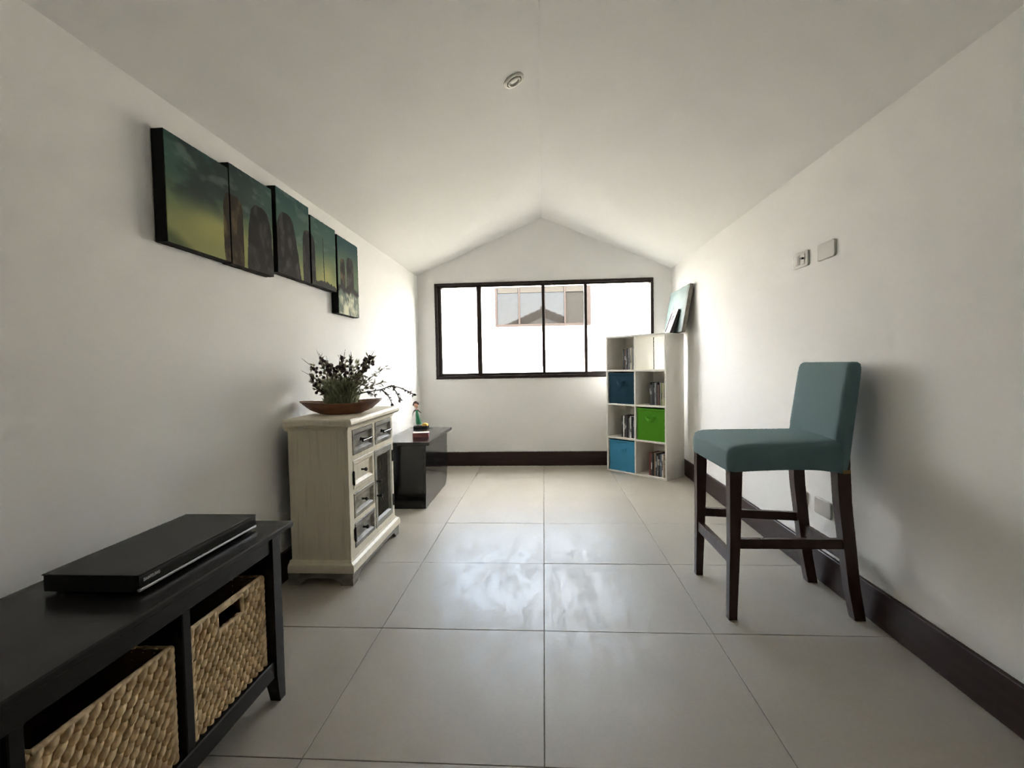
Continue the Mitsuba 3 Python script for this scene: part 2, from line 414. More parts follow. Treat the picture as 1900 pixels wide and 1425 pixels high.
# ------------------------------------------------------------------ outside: own roof, yard, neighbouring house
sl = (ZR - ZE) / (XM - XL)
own = []
for s in (-1, 1):
    for k in range(8):                                  # overlapping courses of roof tiles
        a, b = 0.20 * k, 0.20 * (k + 1) + 0.03
        za, zb = ZR + 0.43 - sl * a, ZR + 0.43 - sl * b
        own.append(prism(Polygon([(XM + s * a, za + 0.03), (XM + s * b, zb + 0.055), (XM + s * b, zb), (XM + s * a, za - 0.03)]), YF - 0.3, YB + 0.40))
roof = struct('roof', cat(*own), ROOFT)
obj('ridge_cap', tube([[XM, YF - 0.3, ZR + 0.46], [XM, YB + 0.46, ZR + 0.46]], 0.085, 12), ROOFT, roof, smooth=40)
struct('ground', rb(-12, 12, YB + 0.15, 24, -0.4, -0.3, 0), CONCRETE)

YN = 10.5
nb = thing('neighbouring_house', 'pale stucco house with a dark framed window outside the window', 'house')
NX0, NX1, NZ0, NZ1 = -1.022, 1.022, 1.795, 2.715
npk, nsl = 0.55, 0.335
zr_ = 2.455 + nsl * (npk + 2.154)
ngable = Polygon([(-3.1, -0.4), (5.6, -0.4), (5.6, zr_ - nsl * (5.6 - npk)), (npk, zr_), (-3.1, zr_ - nsl * (npk + 3.1))])
obj('wall', prism(ngable.difference(sbox(NX0, NZ0, NX1, NZ1)), YN, YN + 0.2), STUCCO, nb)
for s, xe in ((-1, -3.5), (1, 6.0)):
    d = abs(xe - npk)
    obj('fascia', prism(Polygon([(npk, zr_), (xe, zr_ - nsl * d), (xe, zr_ - nsl * d + 0.13), (npk, zr_ + 0.13)]), YN - 0.06, YN + 0.05), FASCIA, nb)
    obj('roof', prism(Polygon([(npk, zr_ + 0.13), (xe, zr_ - nsl * d + 0.13), (xe, zr_ - nsl * d + 0.22), (npk, zr_ + 0.24)]), YN - 0.10, YN + 5), ROOFT, nb)
nw = 'neighbouring_house__window'
for fr in ((NX0, NX1, NZ0, NZ0 + 0.05), (NX0, NX1, NZ1 - 0.05, NZ1), (NX0, NX0 + 0.045, NZ0 + 0.05, NZ1 - 0.05), (NX1 - 0.10, NX1, NZ0 + 0.05, NZ1 - 0.05)):
    obj('frame', rb(fr[0], fr[1], YN - 0.02, YN + 0.07, fr[2], fr[3], 0.004), NFRAME, nw)
for x in (-0.505, 0.03, 0.475):
    obj('mullion', rb(x - 0.02, x + 0.02, YN - 0.005, YN + 0.06, NZ0 + 0.05, NZ1 - 0.05, 0.004), NFRAME, nw)
for x0, x1, m in ((NX0 + 0.04, -0.505, NGLASS), (-0.505, 0.03, NGLASS), (0.03, 0.475, NGLASS), (0.475, NX1 - 0.09, NSCREEN)):
    obj('pane', rb(x0, x1, YN + 0.03, YN + 0.036, NZ0 + 0.04, NZ1 - 0.04, 0), m, nw)
    obj('blind', rb(x0 + 0.02, x1 - 0.02, YN + 0.012, YN + 0.026, 2.515, NZ1 - 0.05, 0.003), NBLIND, nw)
obj('room_backing', rb(NX0, NX1, YN + 0.12, YN + 0.14, NZ0, NZ1, 0), DARKINSIDE, nb)

# ------------------------------------------------------------------ ceiling spotlight
t = thing('ceiling_spotlight', 'round recessed spotlight on the sloped ceiling near the ridge', 'light')
nrm = np.array([sl, 0, -1.0]) / math.hypot(sl, 1)      # out of the slope, into the room
ta = np.array([1.0, 0, sl]) / math.hypot(1, sl)
tb = np.cross(nrm, ta)
S0 = np.array([-0.119, 2.325, ZR + (-0.119 - XM) * sl])


def on_slope(v, tilt=0.0):
    c, s = math.cos(tilt), math.sin(tilt)
    v = np.stack([v[:, 0], v[:, 1] * c - v[:, 2] * s, v[:, 1] * s + v[:, 2] * c], 1)
    return S0 + v[:, :1] * ta + v[:, 1:2] * tb + v[:, 2:3] * nrm


def ringmesh(prof, n=40):
    a = np.arange(n) * 2 * np.pi / n
    rings = [np.stack([r * np.cos(a), r * np.sin(a), np.full(n, z)], 1) for r, z in prof]
    return loft(rings + [rings[0]], cap=False)


obj('rim', moved(ringmesh([(0.052, 0.0), (0.051, 0.004), (0.045, 0.008), (0.038, 0.008), (0.036, 0.003), (0.036, 0.0)]), on_slope), METALRING, t, smooth=35)
obj('gap', moved(lathe([(0.0365, 0.0), (0.0365, 0.0022)], 40), on_slope), SPOTDARK, t)
obj('gimbal_ring', moved(ringmesh([(0.033, 0.004), (0.032, 0.010), (0.027, 0.012), (0.023, 0.010), (0.021, 0.0035)]), lambda v: on_slope(v, 0.0)), METALRING, t, smooth=35)
obj('lamp_lens', moved(lathe([(0.0205, 0.0015), (0.0205, 0.004), (0.018, 0.0052), (0.0, 0.0058)], 32), on_slope), LAMPGLASS, t, smooth=35)

# ------------------------------------------------------------------ five canvases on the left wall
CX0, CX1 = XL + 0.001, -1.160
canv = [(1.457, 1.768, 1.369, 1.718, 'canvas with a stormy green sky and no figures, nearest of the five', PAINT_STONES),
        (1.772, 2.058, 1.366, 1.742, 'canvas with two dark shapes under a green sky, second of the five', PAINT_STONES),
        (2.090, 2.392, 1.394, 1.772, 'canvas filled by one big dark shape, middle of the five', PAINT_STONES),
        (2.408, 2.700, 1.395, 1.742, 'canvas with a dark edge, a thin pole and a low hill, fourth of the five', PAINT_STONES),
        (2.722, 3.030, 1.280, 1.728, 'tall canvas with pale foam at its bottom, farthest of the five', PAINT_SHORE)]
for y0, y1, z0, z1, lab, pm in canv:
    t = thing('wall_canvas', lab, 'painting', 'canvases in a row on the wall')
    obj('stretcher_frame', rb(CX0, CX1 - 0.001, y0, y1, z0, z1, 0.002), CANVASBLACK, t, label='black wrapped canvas edge')
    obj('painted_front', rb(CX1 - 0.003, CX1, y0 + 0.0015, y1 - 0.0015, z0 + 0.0015, z1 - 0.0015, 0.0008), pm, t, label='printed landscape in greens and dark greys')

# ------------------------------------------------------------------ storage bench with baskets and disc player
BX0, BX1, BY0, BY1, BZ = -1.100, -0.750, 0.22, 1.387, 0.515
t = thing('storage_bench', 'black wooden storage bench with wicker baskets by the wall', 'bench')
obj('top', rb(BX0, BX1, BY0, BY1, BZ - 0.016, BZ, 0.003), BLACKWOOD, t)
LX0, LX1 = -0.822, -0.780


def bench_leg(xa, xb, ya, yb):
    cx, cy = (xa + xb) / 2, (yb if yb > 1 else ya)
    top = [[xa, ya], [xb, ya], [xb, yb], [xa, yb]]
    low = [[xa + (0.010 if x == xa else 0), ya + (0.012 if ya > 1 and y == ya else 0)] for x, y in top]
    low = [[x + (0.012 if x == xa else 0.0), y + (0.012 if (y == ya) == (ya > 1) else 0.0)] for x, y in top]
    rings = [np.array([[x, y, z] for x, y in p]) for p, z in ((low, 0.0), (top, 0.085), (top, BZ - 0.016))]
    return loft(rings)


for ya, yb in ((1.322, 1.362), (BY0 + 0.025, BY0 + 0.065)):
    obj('leg', bench_leg(LX0, LX1, ya, yb), BLACKWOOD, t)
    obj('leg', bench_leg(BX0 + 0.015, BX0 + 0.057, ya, yb), BLACKWOOD, t)
obj('apron', rb(-0.800, -0.786, BY0 + 0.065, 1.322, 0.440, BZ - 0.016, 0.002), BLACKWOOD, t)
obj('bottom_board', rb(BX0 + 0.02, -0.790, BY0 + 0.04, 1.35, 0.098, 0.116, 0.002), BLACKWOOD, t)
obj('bottom_rail', rb(-0.808, -0.786, BY0 + 0.065, 1.322, 0.076, 0.126, 0.003), BLACKWOOD, t)
for ya, yb in ((0.985, 1.010), (0.640, 0.664)):
    obj('divider', rb(BX0 + 0.02, -0.790, ya, yb, 0.116, BZ - 0.016, 0.002), BLACKWOOD, t)
for ya in (1.335, BY0 + 0.035):
    obj('side_panel', rb(BX0 + 0.057, LX0, ya, ya + 0.014, 0.098, BZ - 0.016, 0.001), BLACKWOOD, t)
obj('back_panel', rb(BX0 + 0.012, BX0 + 0.020, BY0 + 0.065, 1.322, 0.098, BZ - 0.016, 0.001), BLACKWOOD, t)


def wicker_basket(y0, y1, z0, z1, label, notch=True):
    t = thing('wicker_basket', label, 'basket', 'wicker baskets in the bench')
    x0, x1 = -1.06, -0.806
    yc = (y0 + y1) / 2
    hole = sbox(yc - 0.046, z1 - 0.052, yc + 0.046, z1 - 0.010)
    front = sbox(y0 + 0.006, z0, y1 - 0.006, z1)
    front = front.difference(hole) if notch else front
    core = cat(rb(x0, x0 + 0.008, y0 + 0.006, y1 - 0.006, z0, z1, 0), rb(x0, x1, y0 + 0.006, y0 + 0.014, z0, z1, 0), rb(x0, x1, y1 - 0.014, y1 - 0.006, z0, z1, 0),
               rb(x0, x1, y0 + 0.006, y1 - 0.006, z0, z0 + 0.008, 0), prism_x(front, x1 - 0.010, x1 - 0.004))
    obj('body', core, WICKERDARK, t)
    rows = 15
    pitch = (z1 - z0) / rows
    base = trimesh.creation.icosphere(subdivisions=1, radius=1.0).vertices.copy()
    faces = trimesh.creation.icosphere(subdivisions=1, radius=1.0).faces
    for r in range(rows):
        zc = z0 + (r + 0.5) * pitch
        vs, fs, nv = [], [], 0
        w = 0.0255

        def strand(px, py, ax):
            nonlocal nv
            tilt = math.radians(35 + rng.uniform(-7, 7))
            a, b, c = 0.0172 * rng.uniform(0.95, 1.06), 0.0088 * rng.uniform(0.92, 1.08), 0.0105
            u = base * np.array([a, b, c])
            along = u[:, 0] * math.cos(tilt) - u[:, 1] * math.sin(tilt)
            up = u[:, 0] * math.sin(tilt) + u[:, 1] * math.cos(tilt)
            twist = 0.34 * along                    # one end dips under its neighbour
            out = u[:, 2] - twist
            v = np.stack([px + out, py + along, zc + up], 1) if ax else np.stack([px + along, py + out, zc + up], 1)
            vs.append(v)
            fs.append(faces + nv)
            nv += len(v)
        off = 0.5 * w if r % 2 else 0.0
        for y in [y0 + 0.009] * (off > 0) + list(np.arange(y0 + 0.012 + off, y1 - 0.012, w)) + [y1 - 0.009]:
            if not notch or not (abs(y - yc) < 0.056 and z1 - 0.058 < zc < z1 - 0.008):
                strand(x1 - 0.002, y, True)
        x = x1 - 0.014
        while x > x1 - 0.10:
            strand(x, y1 - 0.003, False)
            strand(x, y0 + 0.003, False)
            x -= w
        broken = notch and z1 - 0.058 < zc < z1 - 0.008
        cy = np.array([v[:, 1].mean() for v in vs])
        for sel in ([cy < yc, cy >= yc] if broken else [cy > -9]):
            part = [vs[i] for i in np.nonzero(sel)[0]]
            obj('braided_row', trimesh.Trimesh(np.vstack(part), np.vstack([faces + len(base) * i for i in range(len(part))]), process=False), WICKER, t, smooth=True)
    if notch:
        q = [(yc - 0.05, z1 - 0.055), (yc - 0.05, z1 - 0.006), (yc + 0.05, z1 - 0.006), (yc + 0.05, z1 - 0.055), (yc - 0.05, z1 - 0.055)]
        obj('handle_edge', cat(*[tube([[x1 - 0.001, *q[i]], [x1 - 0.001, *q[i + 1]]], 0.0052, 8) for i in range(4)]), WICKER, t, smooth=True)
    obj('rim', tube([[x1 - 0.004, y0 + 0.006, z1], [x1 - 0.004, y1 - 0.006, z1], [x0, y1 - 0.006, z1], [x0, y0 + 0.006, z1], [x1 - 0.004, y0 + 0.006, z1]], 0.006, 8), WICKER, t, smooth=True)


wicker_basket(1.016, 1.314, 0.117, 0.378, 'tan wicker basket with a cut-out handle, in the bench bay nearest the cream cabinet')
wicker_basket(0.680, 0.976, 0.117, 0.372, 'tan wicker basket in the bench bay nearer the camera, cut by the photo edge', False)

t = thing('disc_player', 'flat black disc player with a silver strip on top of the bench', 'disc player')
PX0, PX1, PY0, PY1, PZ0, PZ1 = -1.022, -0.816, 0.908, 1.308, BZ + 0.007, BZ + 0.043
obj('body', cat(rb(PX0, PX1 - 0.006, PY0, PY1, PZ0, PZ1 - 0.002, 0.002), rb(PX0 - 0.002, PX1, PY0 - 0.001, PY1 + 0.001, PZ1 - 0.003, PZ1, 0.001)), BLACKPLASTIC, t)
obj('front_panel', rb(PX1 - 0.006, PX1 - 0.001, PY0 + 0.001, PY1 - 0.001, PZ0 + 0.008, PZ1 - 0.003, 0.001), BLACKGLOSS, t)
obj('silver_strip', rb(PX1 - 0.006, PX1 + 0.001, PY0 + 0.001, PY1 - 0.001, PZ0 + 0.001, PZ0 + 0.0065, 0.0012), SILVER, t)
tx = meshkit.text_mesh('SAMSUNG', 0.0062, 0.0004, bold=True)
tx = moved(tx, lambda v: np.stack([PX1 - 0.001 + v[:, 2], PY0 + 0.012 + v[:, 0], PZ0 + 0.0185 + v[:, 1]], 1))
obj('lettering', tx, GREYTEXT, t)
obj('rear_socket', rb(PX0 - 0.010, PX0, PY0 + 0.23, PY0 + 0.29, PZ0 + 0.010, PZ1 - 0.004, 0.001), BLACKPLASTIC, t)
for a in (PX0 + 0.03, PX1 - 0.03):
    for b in (PY0 + 0.03, PY1 - 0.03):
        obj('foot', lathe([(0.010, 0), (0.010, 0.0075)], 16, (a, b, BZ)), BLACKPLASTIC, t)

# ------------------------------------------------------------------ cream cabinet
t = thing('accent_cabinet', 'cream distressed cabinet with grey drawers and a wire mesh door', 'cabinet')
AX0, AX1, AY0, AY1 = -1.143, -0.870, 2.088, 2.722
Z0, Z1 = 0.105, 0.712
obj('side_panel', rb(AX0, AX1 - 0.018, AY0, AY0 + 0.016, Z0, Z1, 0.001), CREAM, t)
obj('side_panel', rb(AX0, AX1 - 0.018, AY1 - 0.016, AY1, Z0, Z1, 0.001), CREAM, t)
obj('back_panel', rb(AX0, AX0 + 0.008, AY0 + 0.016, AY1 - 0.016, Z0, Z1, 0), DARKINSIDE, t)
obj('inner_board', cat(rb(AX0 + 0.008, AX1 - 0.018, AY0 + 0.016, AY1 - 0.016, Z0, Z0 + 0.012, 0), rb(AX0 + 0.008, AX1 - 0.02, 2.406, 2.414, Z0, 0.555, 0), rb(AX0 + 0.008, AX1 - 0.02, AY0 + 0.016, AY1 - 0.016, 0.545, 0.557, 0)), DARKINSIDE, t)
ops = [(2.138, 2.402, 0.567, 0.684), (2.434, 2.696, 0.567, 0.684), (2.138, 2.402, 0.412, 0.546), (2.138, 2.402, 0.278, 0.394), (2.138, 2.402, 0.142, 0.256), (2.414, 2.692, 0.138, 0.540)]
ff = sbox(AY0, Z0, AY1, Z1)
for a, b, c, d in ops:
    ff = ff.difference(sbox(a, c, b, d))
obj('face_frame', prism_x(ff, AX1 - 0.018, AX1), CREAM, t)


def slab_profile(x0, x1, y0, y1, sections):
    """sections: (z, inset) from bottom to top; inset on the three free sides."""
    return loft([np.array([[x0, y0 + i, z], [x1 - i, y0 + i, z], [x1 - i, y1 - i, z], [x0, y1 - i, z]]) for z, i in sections])


obj('top', slab_profile(-1.150, -0.838, 2.054, 2.760, [(0.708, 0.012), (0.713, 0.004), (0.718, 0.0), (0.730, 0.0), (0.737, 0.003), (0.742, 0.010)]), CREAM, t, smooth=35)
obj('top_moulding', slab_profile(-1.156, -0.860, 2.078, 2.732, [(0.690, 0.008), (0.698, 0.006), (0.708, 0.0)]), CREAM, t)
obj('base_moulding', slab_profile(-1.150, -0.848, 2.060, 2.756, [(0.058, 0.002), (0.062, 0.0), (0.082, 0.0), (0.092, 0.004), (0.100, 0.016), (0.108, 0.020)]), CREAM, t, smooth=25)


def skirt(a0, a1):
    L = a1 - a0
    pts = [(a0, 0), (a0 + 0.055, 0), (a0 + 0.062, 0.012), (a0 + 0.085, 0.030), (a0 + 0.11, 0.034), (a1 - 0.11, 0.034), (a1 - 0.085, 0.030), (a1 - 0.062, 0.012), (a1 - 0.055, 0), (a1, 0), (a1, 0.058), (a0, 0.058)]
    return Polygon(pts)


obj('base_skirt', prism_x(skirt(2.068, 2.748), -0.872, -0.856), FEETWASH, t)
obj('base_skirt', prism(skirt(-1.152, -0.856), 2.068, 2.082), FEETWASH, t)
obj('base_skirt', prism(skirt(-1.152, -0.856), 2.734, 2.748), FEETWASH, t)


def panel_front(a, b, c, d, bd, xf, depth=0.012, cut=True, back=True):
    """A framed front: flat border, sloped moulding into a recessed panel. (y from a to b, z from c to d)"""
    g = 0.0015
    a, b, c, d = a + g, b - g, c + g, d - g

    def rect(i, x):
        return np.array([[x, a + i, c + i], [x, b - i, c + i], [x, b - i, d - i], [x, a + i, d - i]])
    rings = [rect(0, xf - 0.016), rect(0, xf - 0.002), rect(0.002, xf), rect(bd - 0.012, xf), rect(bd - 0.010, xf - 0.002), rect(bd, xf - depth)]
    v = np.vstack(rings)
    f = []
    for k in range(len(rings) - 1):
        for i in range(4):
            j = (i + 1) % 4
            p, q = 4 * k, 4 * (k + 1)
            f += [[p + i, p + j, q + j], [p + i, q + j, q + i]]
    if back:
        p = 4 * (len(rings) - 1)
        f += [[p, p + 1, p + 2], [p, p + 2, p + 3]]
    return trimesh.Trimesh(v, np.array(f), process=False)


def knob(y, z, x):
    m = lathe([(0.0055, 0), (0.0045, 0.004), (0.0038, 0.013), (0.0075, 0.018), (0.0095, 0.022), (0.0085, 0.026), (0.004, 0.0285), (0.0, 0.029)], 16)
    return moved(m, lambda v: np.stack([x + v[:, 2], y + v[:, 0], z + v[:, 1]], 1))


for (a, b, c, d), m, lab in zip(ops[:5], (GREYWASH, GREYWASH, CREAM, BROWNWASH, GREYWASH), ('grey washed drawer with a bar handle', 'grey washed drawer with a bar handle', 'cream drawer front with a knob', 'brown washed drawer front with a knob', 'grey washed drawer front with a knob')):
    dw = obj('drawer', panel_front(a, b, c, d, 0.030, AX1 + 0.003, 0.014), m, t, label=lab)
    yc, zc = (a + b) / 2, (c + d) / 2
    xp = AX1 + 0.003 - 0.014
    if c > 0.56:
        obj('bar_handle', cat(tube([[xp, yc, zc], [xp + 0.034, yc, zc]], 0.005, 10), moved(lathe([(0.010, 0), (0.010, 0.003)], 12), lambda v: np.stack([xp + v[:, 2], yc + v[:, 0], zc + v[:, 1]], 1)),
                              tube([[xp + 0.034, yc - 0.058, zc], [xp + 0.034, yc + 0.058, zc]], 0.0045, 10), ico((xp + 0.034, yc - 0.06, zc), 0.006), ico((xp + 0.034, yc + 0.06, zc), 0.006)), IRON, dw, smooth=40)
    else:
        obj('knob', knob(yc, zc, xp), IRON, dw, smooth=40)
door = 'accent_cabinet__door'
a, b, c, d = ops[5]
obj('door_frame', panel_front(a, b, c, d, 0.042, AX1 + 0.003, 0.012, back=False), DOORWASH, door)
# expanded-metal diamonds
bars = []
ya, yb, za, zb = a + 0.038, b - 0.038, c + 0.038, d - 0.038
xm = AX1 - 0.008
stepy, slope = 0.027, 2.0
wdt = 0.0011
for s in (1, -1):
    k0 = -int((zb - za) / slope / stepy) - 2
    for k in range(k0, int((yb - ya) / stepy) - k0 + 2):
        y0 = ya + k * stepy if s > 0 else yb - k * stepy
        p = [(y0, za), (y0 + s * (zb - za) / slope, zb)]
        from shapely.geometry import LineString
        ln = LineString(p).intersection(sbox(ya, za, yb, zb))
        if ln.is_empty or ln.length < 0.004:
            continue
        (py0, pz0), (py1, pz1) = ln.coords[0], ln.coords[-1]
        bars.append(tube([[xm, py0, pz0], [xm, py1, pz1]], wdt, 4))
obj('wire_mesh', cat(*bars), WIRE, door)
for zz in (0.380, 0.306):
    obj('knob', knob(2.436, zz, AX1 + 0.003), IRON, door, smooth=40)
for yy, zz in ((2.137, 0.465), (2.137, 0.208), (2.694, 0.466), (2.694, 0.214)):
    obj('hinge', cat(tube([[AX1 + 0.004, yy, zz - 0.032], [AX1 + 0.004, yy, zz + 0.032]], 0.0048, 8), rb(AX1 - 0.001, AX1 + 0.003, yy - 0.008, yy + 0.008, zz - 0.026, zz + 0.026, 0.0008)), IRON, t, smooth=40)
orn = thing('paper_cone', 'small white cone standing inside the cabinet behind the wire mesh', 'ornament')
obj('cone', lathe([(0.034, 0.0), (0.033, 0.004), (0.014, 0.075), (0.003, 0.112), (0.0, 0.113)], 20, (-0.915, 2.505, Z0 + 0.012)), WHITEPAPER, orn, smooth=40)

# ------------------------------------------------------------------ bowl and plant on the cabinet
t = thing('wooden_bowl', 'long carved brown wooden bowl on top of the cream cabinet', 'bowl')
bc, bang = np.array([-1.000, 2.345, 0.742]), math.radians(22)
ca, sa = math.cos(bang), math.sin(bang)


def boat(sx, sy, z, n=48):
    a = np.arange(n) * 2 * np.pi / n
    px = sx * np.sign(np.cos(a)) * np.abs(np.cos(a)) ** 1.15
    py = sy * np.sign(np.sin(a)) * np.abs(np.sin(a)) ** 0.95
    zz = z + 0.012 * (np.abs(px) / 0.2) ** 2 * (1 if z > 0.03 else 0)
    return np.stack([bc[0] + px * ca - py * sa, bc[1] + px * sa + py * ca, bc[2] + zz], 1)


obj('bowl_shell', loft([boat(0.075, 0.055, 0.0), boat(0.100, 0.070, 0.003), boat(0.145, 0.095, 0.022), boat(0.180, 0.112, 0.042), boat(0.194, 0.118, 0.053), boat(0.193, 0.116, 0.057), boat(0.186, 0.110, 0.055), boat(0.160, 0.095, 0.040), boat(0.110, 0.070, 0.020), boat(0.05, 0.035, 0.015)]), BOWLWOOD, t, smooth=40)

pl = thing('berry_plant', 'bushy dried plant with dark berries standing in the wooden bowl', 'plant')


def leaf(p, d, length, width, up=None):
    d = np.asarray(d, float)
    d /= np.linalg.norm(d)
    s = np.cross(d, rng.normal(size=3) if up is None else up)
    s /= np.linalg.norm(s) + 1e-9
    n = np.cross(d, s)
    p = np.asarray(p, float)
    pts = [p, p + d * length * 0.45 + s * width / 2 + n * width * 0.12, p + d * length, p + d * length * 0.45 - s * width / 2 + n * width * 0.12, p + d * length * 0.45 - n * width * 0.10]
    return trimesh.Trimesh(np.array(pts), [[0, 1, 4], [1, 2, 4], [2, 3, 4], [3, 0, 4], [0, 4, 1], [1, 4, 2], [2, 4, 3], [3, 4, 0]], process=False)


# dense moss-like core: upright blades
blades = []
P0 = np.array([-0.985, 2.315, 0.770])
for k in range(2600):
    a, rr = rng.uniform(0, 2 * np.pi), 0.066 * math.sqrt(rng.uniform(0, 1))
    px, py = P0[0] - 0.005 + 1.12 * rr * math.cos(a), P0[1] + rr * math.sin(a)
    h0 = rng.uniform(0.0, 0.115)
    dirv = np.array([0.35 * math.cos(a) * rr / 0.05 + rng.normal(0, 0.25), 0.35 * math.sin(a) * rr / 0.05 + rng.normal(0, 0.25), 1.0])
    blades.append(leaf((px, py, P0[2] + h0), dirv, rng.uniform(0.025, 0.055), rng.uniform(0.004, 0.008)))
key = obj('foliage', cat(*blades), LEAFGREEN, pl)
labels[key] = {'kind': 'stuff', 'label': 'dense grey-green blades at the base'}

tips = [(-1.064, 2.263, 1.014), (-1.064, 2.306, 0.996), (-1.11, 2.282, 0.972), (-1.129, 2.315, 0.926), (-1.133, 2.318, 0.901), (-1.074, 2.239, 0.872), (-0.937, 2.232, 1.006), (-0.948, 2.347, 1.008),
        (-0.976, 2.266, 0.973), (-0.945, 2.263, 0.963), (-0.867, 2.369, 1.018), (-0.828, 2.296, 1.016), (-0.874, 2.347, 1.0), (-0.828, 2.297, 0.987), (-0.867, 2.319, 0.971), (-0.748, 2.251, 0.964),
        (-0.791, 2.319, 0.89), (-0.923, 2.352, 0.985), (-1.04, 2.303, 0.977), (-1.027, 2.334, 0.957), (-1.00, 2.37, 0.99), (-0.90, 2.28, 0.93), (-0.86, 2.26, 0.90), (-1.06, 2.36, 0.94)]
leafy = {15, 16, 17, 21, 22}
for i, tp in enumerate(tips):
    tp = np.array(tp)
    b = P0 + np.array([rng.uniform(-0.035, 0.045), rng.uniform(-0.03, 0.03), 0.02])
    mid = b * 0.5 + tp * 0.5 + np.array([0, 0, 0.022]) + rng.normal(0, 0.006, 3)
    s = np.linspace(0, 1, 9)[:, None]
    path = (1 - s) ** 2 * b + 2 * s * (1 - s) * mid + s ** 2 * tp
    d_end = path[-1] - path[-2]
    d_end /= np.linalg.norm(d_end)
    stems = [tube(path, np.linspace(0.0022, 0.0011, 9), 5)]
    if i not in leafy:
        tw = d_end + np.array([0, 0, 0.25]) + rng.normal(0, 0.3, 3)
        stems.append(tube([tp, tp + tw * 0.018, tp + tw * 0.040 + rng.normal(0, 0.002, 3)], [0.0013, 0.0010, 0.0005], 4))
    lv, br = [], []
    for k in range(44 if i in leafy else 34):
        q = path[int(rng.integers(2, 9))] + rng.normal(0, 0.004, 3)
        lv.append(leaf(q, d_end * 0.8 + rng.normal(0, 0.8, 3), rng.uniform(0.016, 0.030), rng.uniform(0.008, 0.013)))
    sp = obj('sprig', cat(*stems), STEM, pl)
    obj('leaves', cat(*lv), LEAFGREEN if i == 17 else LEAFDARK, sp)
    labels[sp + '__leaves'] = {'kind': 'stuff'}
    if i not in leafy:
        for k in range(int(rng.integers(5, 8))):
            q = path[8 - min(8, k // 2)] + rng.normal(0, 0.0075, 3)
            br.append(ico(q, rng.uniform(0.0062, 0.0085), 1, (1, 1, 1.1)))
        obj('berries', cat(*br), BERRY, sp, smooth=True)
        labels[sp + '__berries'] = {'kind': 'stuff'}
for br in ([(-0.955, 2.33, 0.82), (-0.9, 2.36, 0.843), (-0.848, 2.36, 0.849), (-0.803, 2.36, 0.858), (-0.751, 2.36, 0.875), (-0.71, 2.36, 0.864), (-0.676, 2.36, 0.85), (-0.646, 2.36, 0.833)],
           [(-0.84, 2.36, 0.852), (-0.803, 2.36, 0.855), (-0.779, 2.36, 0.838), (-0.766, 2.36, 0.817), (-0.753, 2.36, 0.79)], [(-0.77, 2.36, 0.872), (-0.747, 2.36, 0.871), (-0.731, 2.36, 0.847), (-0.721, 2.36, 0.827), (-0.715, 2.36, 0.807)],
           [(-0.93, 2.34, 0.83), (-0.882, 2.36, 0.846), (-0.855, 2.36, 0.836), (-0.841, 2.36, 0.829)]):
    br = np.array(br)
    sp = obj('trailing_twig', tube(br, np.linspace(0.0030, 0.0018, len(br)), 6), STEM, pl)
    lv = []
    for p, q in zip(br[1:-1], br[2:]):
        for k in range(7):
            d0 = (q - p) / np.linalg.norm(q - p)
            lv.append(leaf(p + (q - p) * rng.uniform(0, 1), 0.6 * d0 + rng.normal(0, 1.0, 3) - [0, 0, 0.3], rng.uniform(0.013, 0.022), rng.uniform(0.004, 0.007)))
    for k in range(5):
        lv.append(leaf(br[-1], br[-1] - br[-2] + rng.normal(0, 0.012, 3), 0.021, 0.010))
    obj('leaves', cat(*lv), BERRY, sp)
    labels[sp + '__leaves'] = {'kind': 'stuff'}

# ------------------------------------------------------------------ black chest under the window corner
t = thing('black_chest', 'glossy black lacquered chest between the cabinet and the window wall', 'chest')
KX0, KX1, KY0, KY1, KZ = -1.125, -0.775, 3.205, 4.015, 0.458
obj('top', rb(KX0, KX1, KY0, KY1, KZ - 0.024, KZ, 0.004), BLACKGLOSS, t)
pro = Polygon([(3.262, 0.0), (3.90, 0.0), (3.945, 0.02), (3.968, 0.06), (3.985, 0.16), (3.985, KZ - 0.024), (3.262, KZ - 0.024)])
lower = [(3.225, 0.004), (3.868, 0.004), (3.915, 0.02), (3.945, 0.065), (3.975, 0.17), (3.985, KZ - 0.024), (3.262, KZ - 0.024)]
obj('front_panel', prism_x(Polygon(lower), -0.828, -0.812), BLACKGLOSS, t)
obj('end_panel', hull([[-1.108, 3.225, 0.0], [-0.829, 3.225, 0.0], [-1.108, 3.262, KZ - 0.024], [-0.829, 3.262, KZ - 0.024], [-1.108, 3.243, 0.0], [-0.829, 3.243, 0.0], [-1.108, 3.280, KZ - 0.024], [-0.829, 3.280, KZ - 0.024]]), BLACKGLOSS, t)
obj('end_panel', rb(-1.108, -0.829, 3.85, 3.868, 0.0, KZ - 0.024, 0.002), BLACKGLOSS, t)
obj('back_panel', rb(-1.112, -1.10, 3.27, 3.90, 0.004, KZ - 0.024, 0.002), BLACKGLOSS, t)

# small things on it
t = thing('doll_figurine', 'slender doll figurine in a green dress on a black base', 'figurine')
fx, fy = -1.058, 3.965
obj('base', rb(-1.082, -0.962, 3.935, 3.995, KZ, KZ + 0.020, 0.003), BLACKPLASTIC, t)


def lean(z):
    return np.array([fx + 0.008 - 0.095 * (z - 0.49), fy, 0])


def oval(z, rx, ry, n=20):
    a = np.arange(n) * 2 * np.pi / n
    return lean(z) + np.stack([rx * np.cos(a), ry * np.sin(a), np.full(n, z)], 1)


def rel(cx, z, rx, ry, n=20):
    a = np.arange(n) * 2 * np.pi / n
    return np.stack([cx + rx * np.cos(a), fy + ry * np.sin(a), np.full(n, z)], 1)


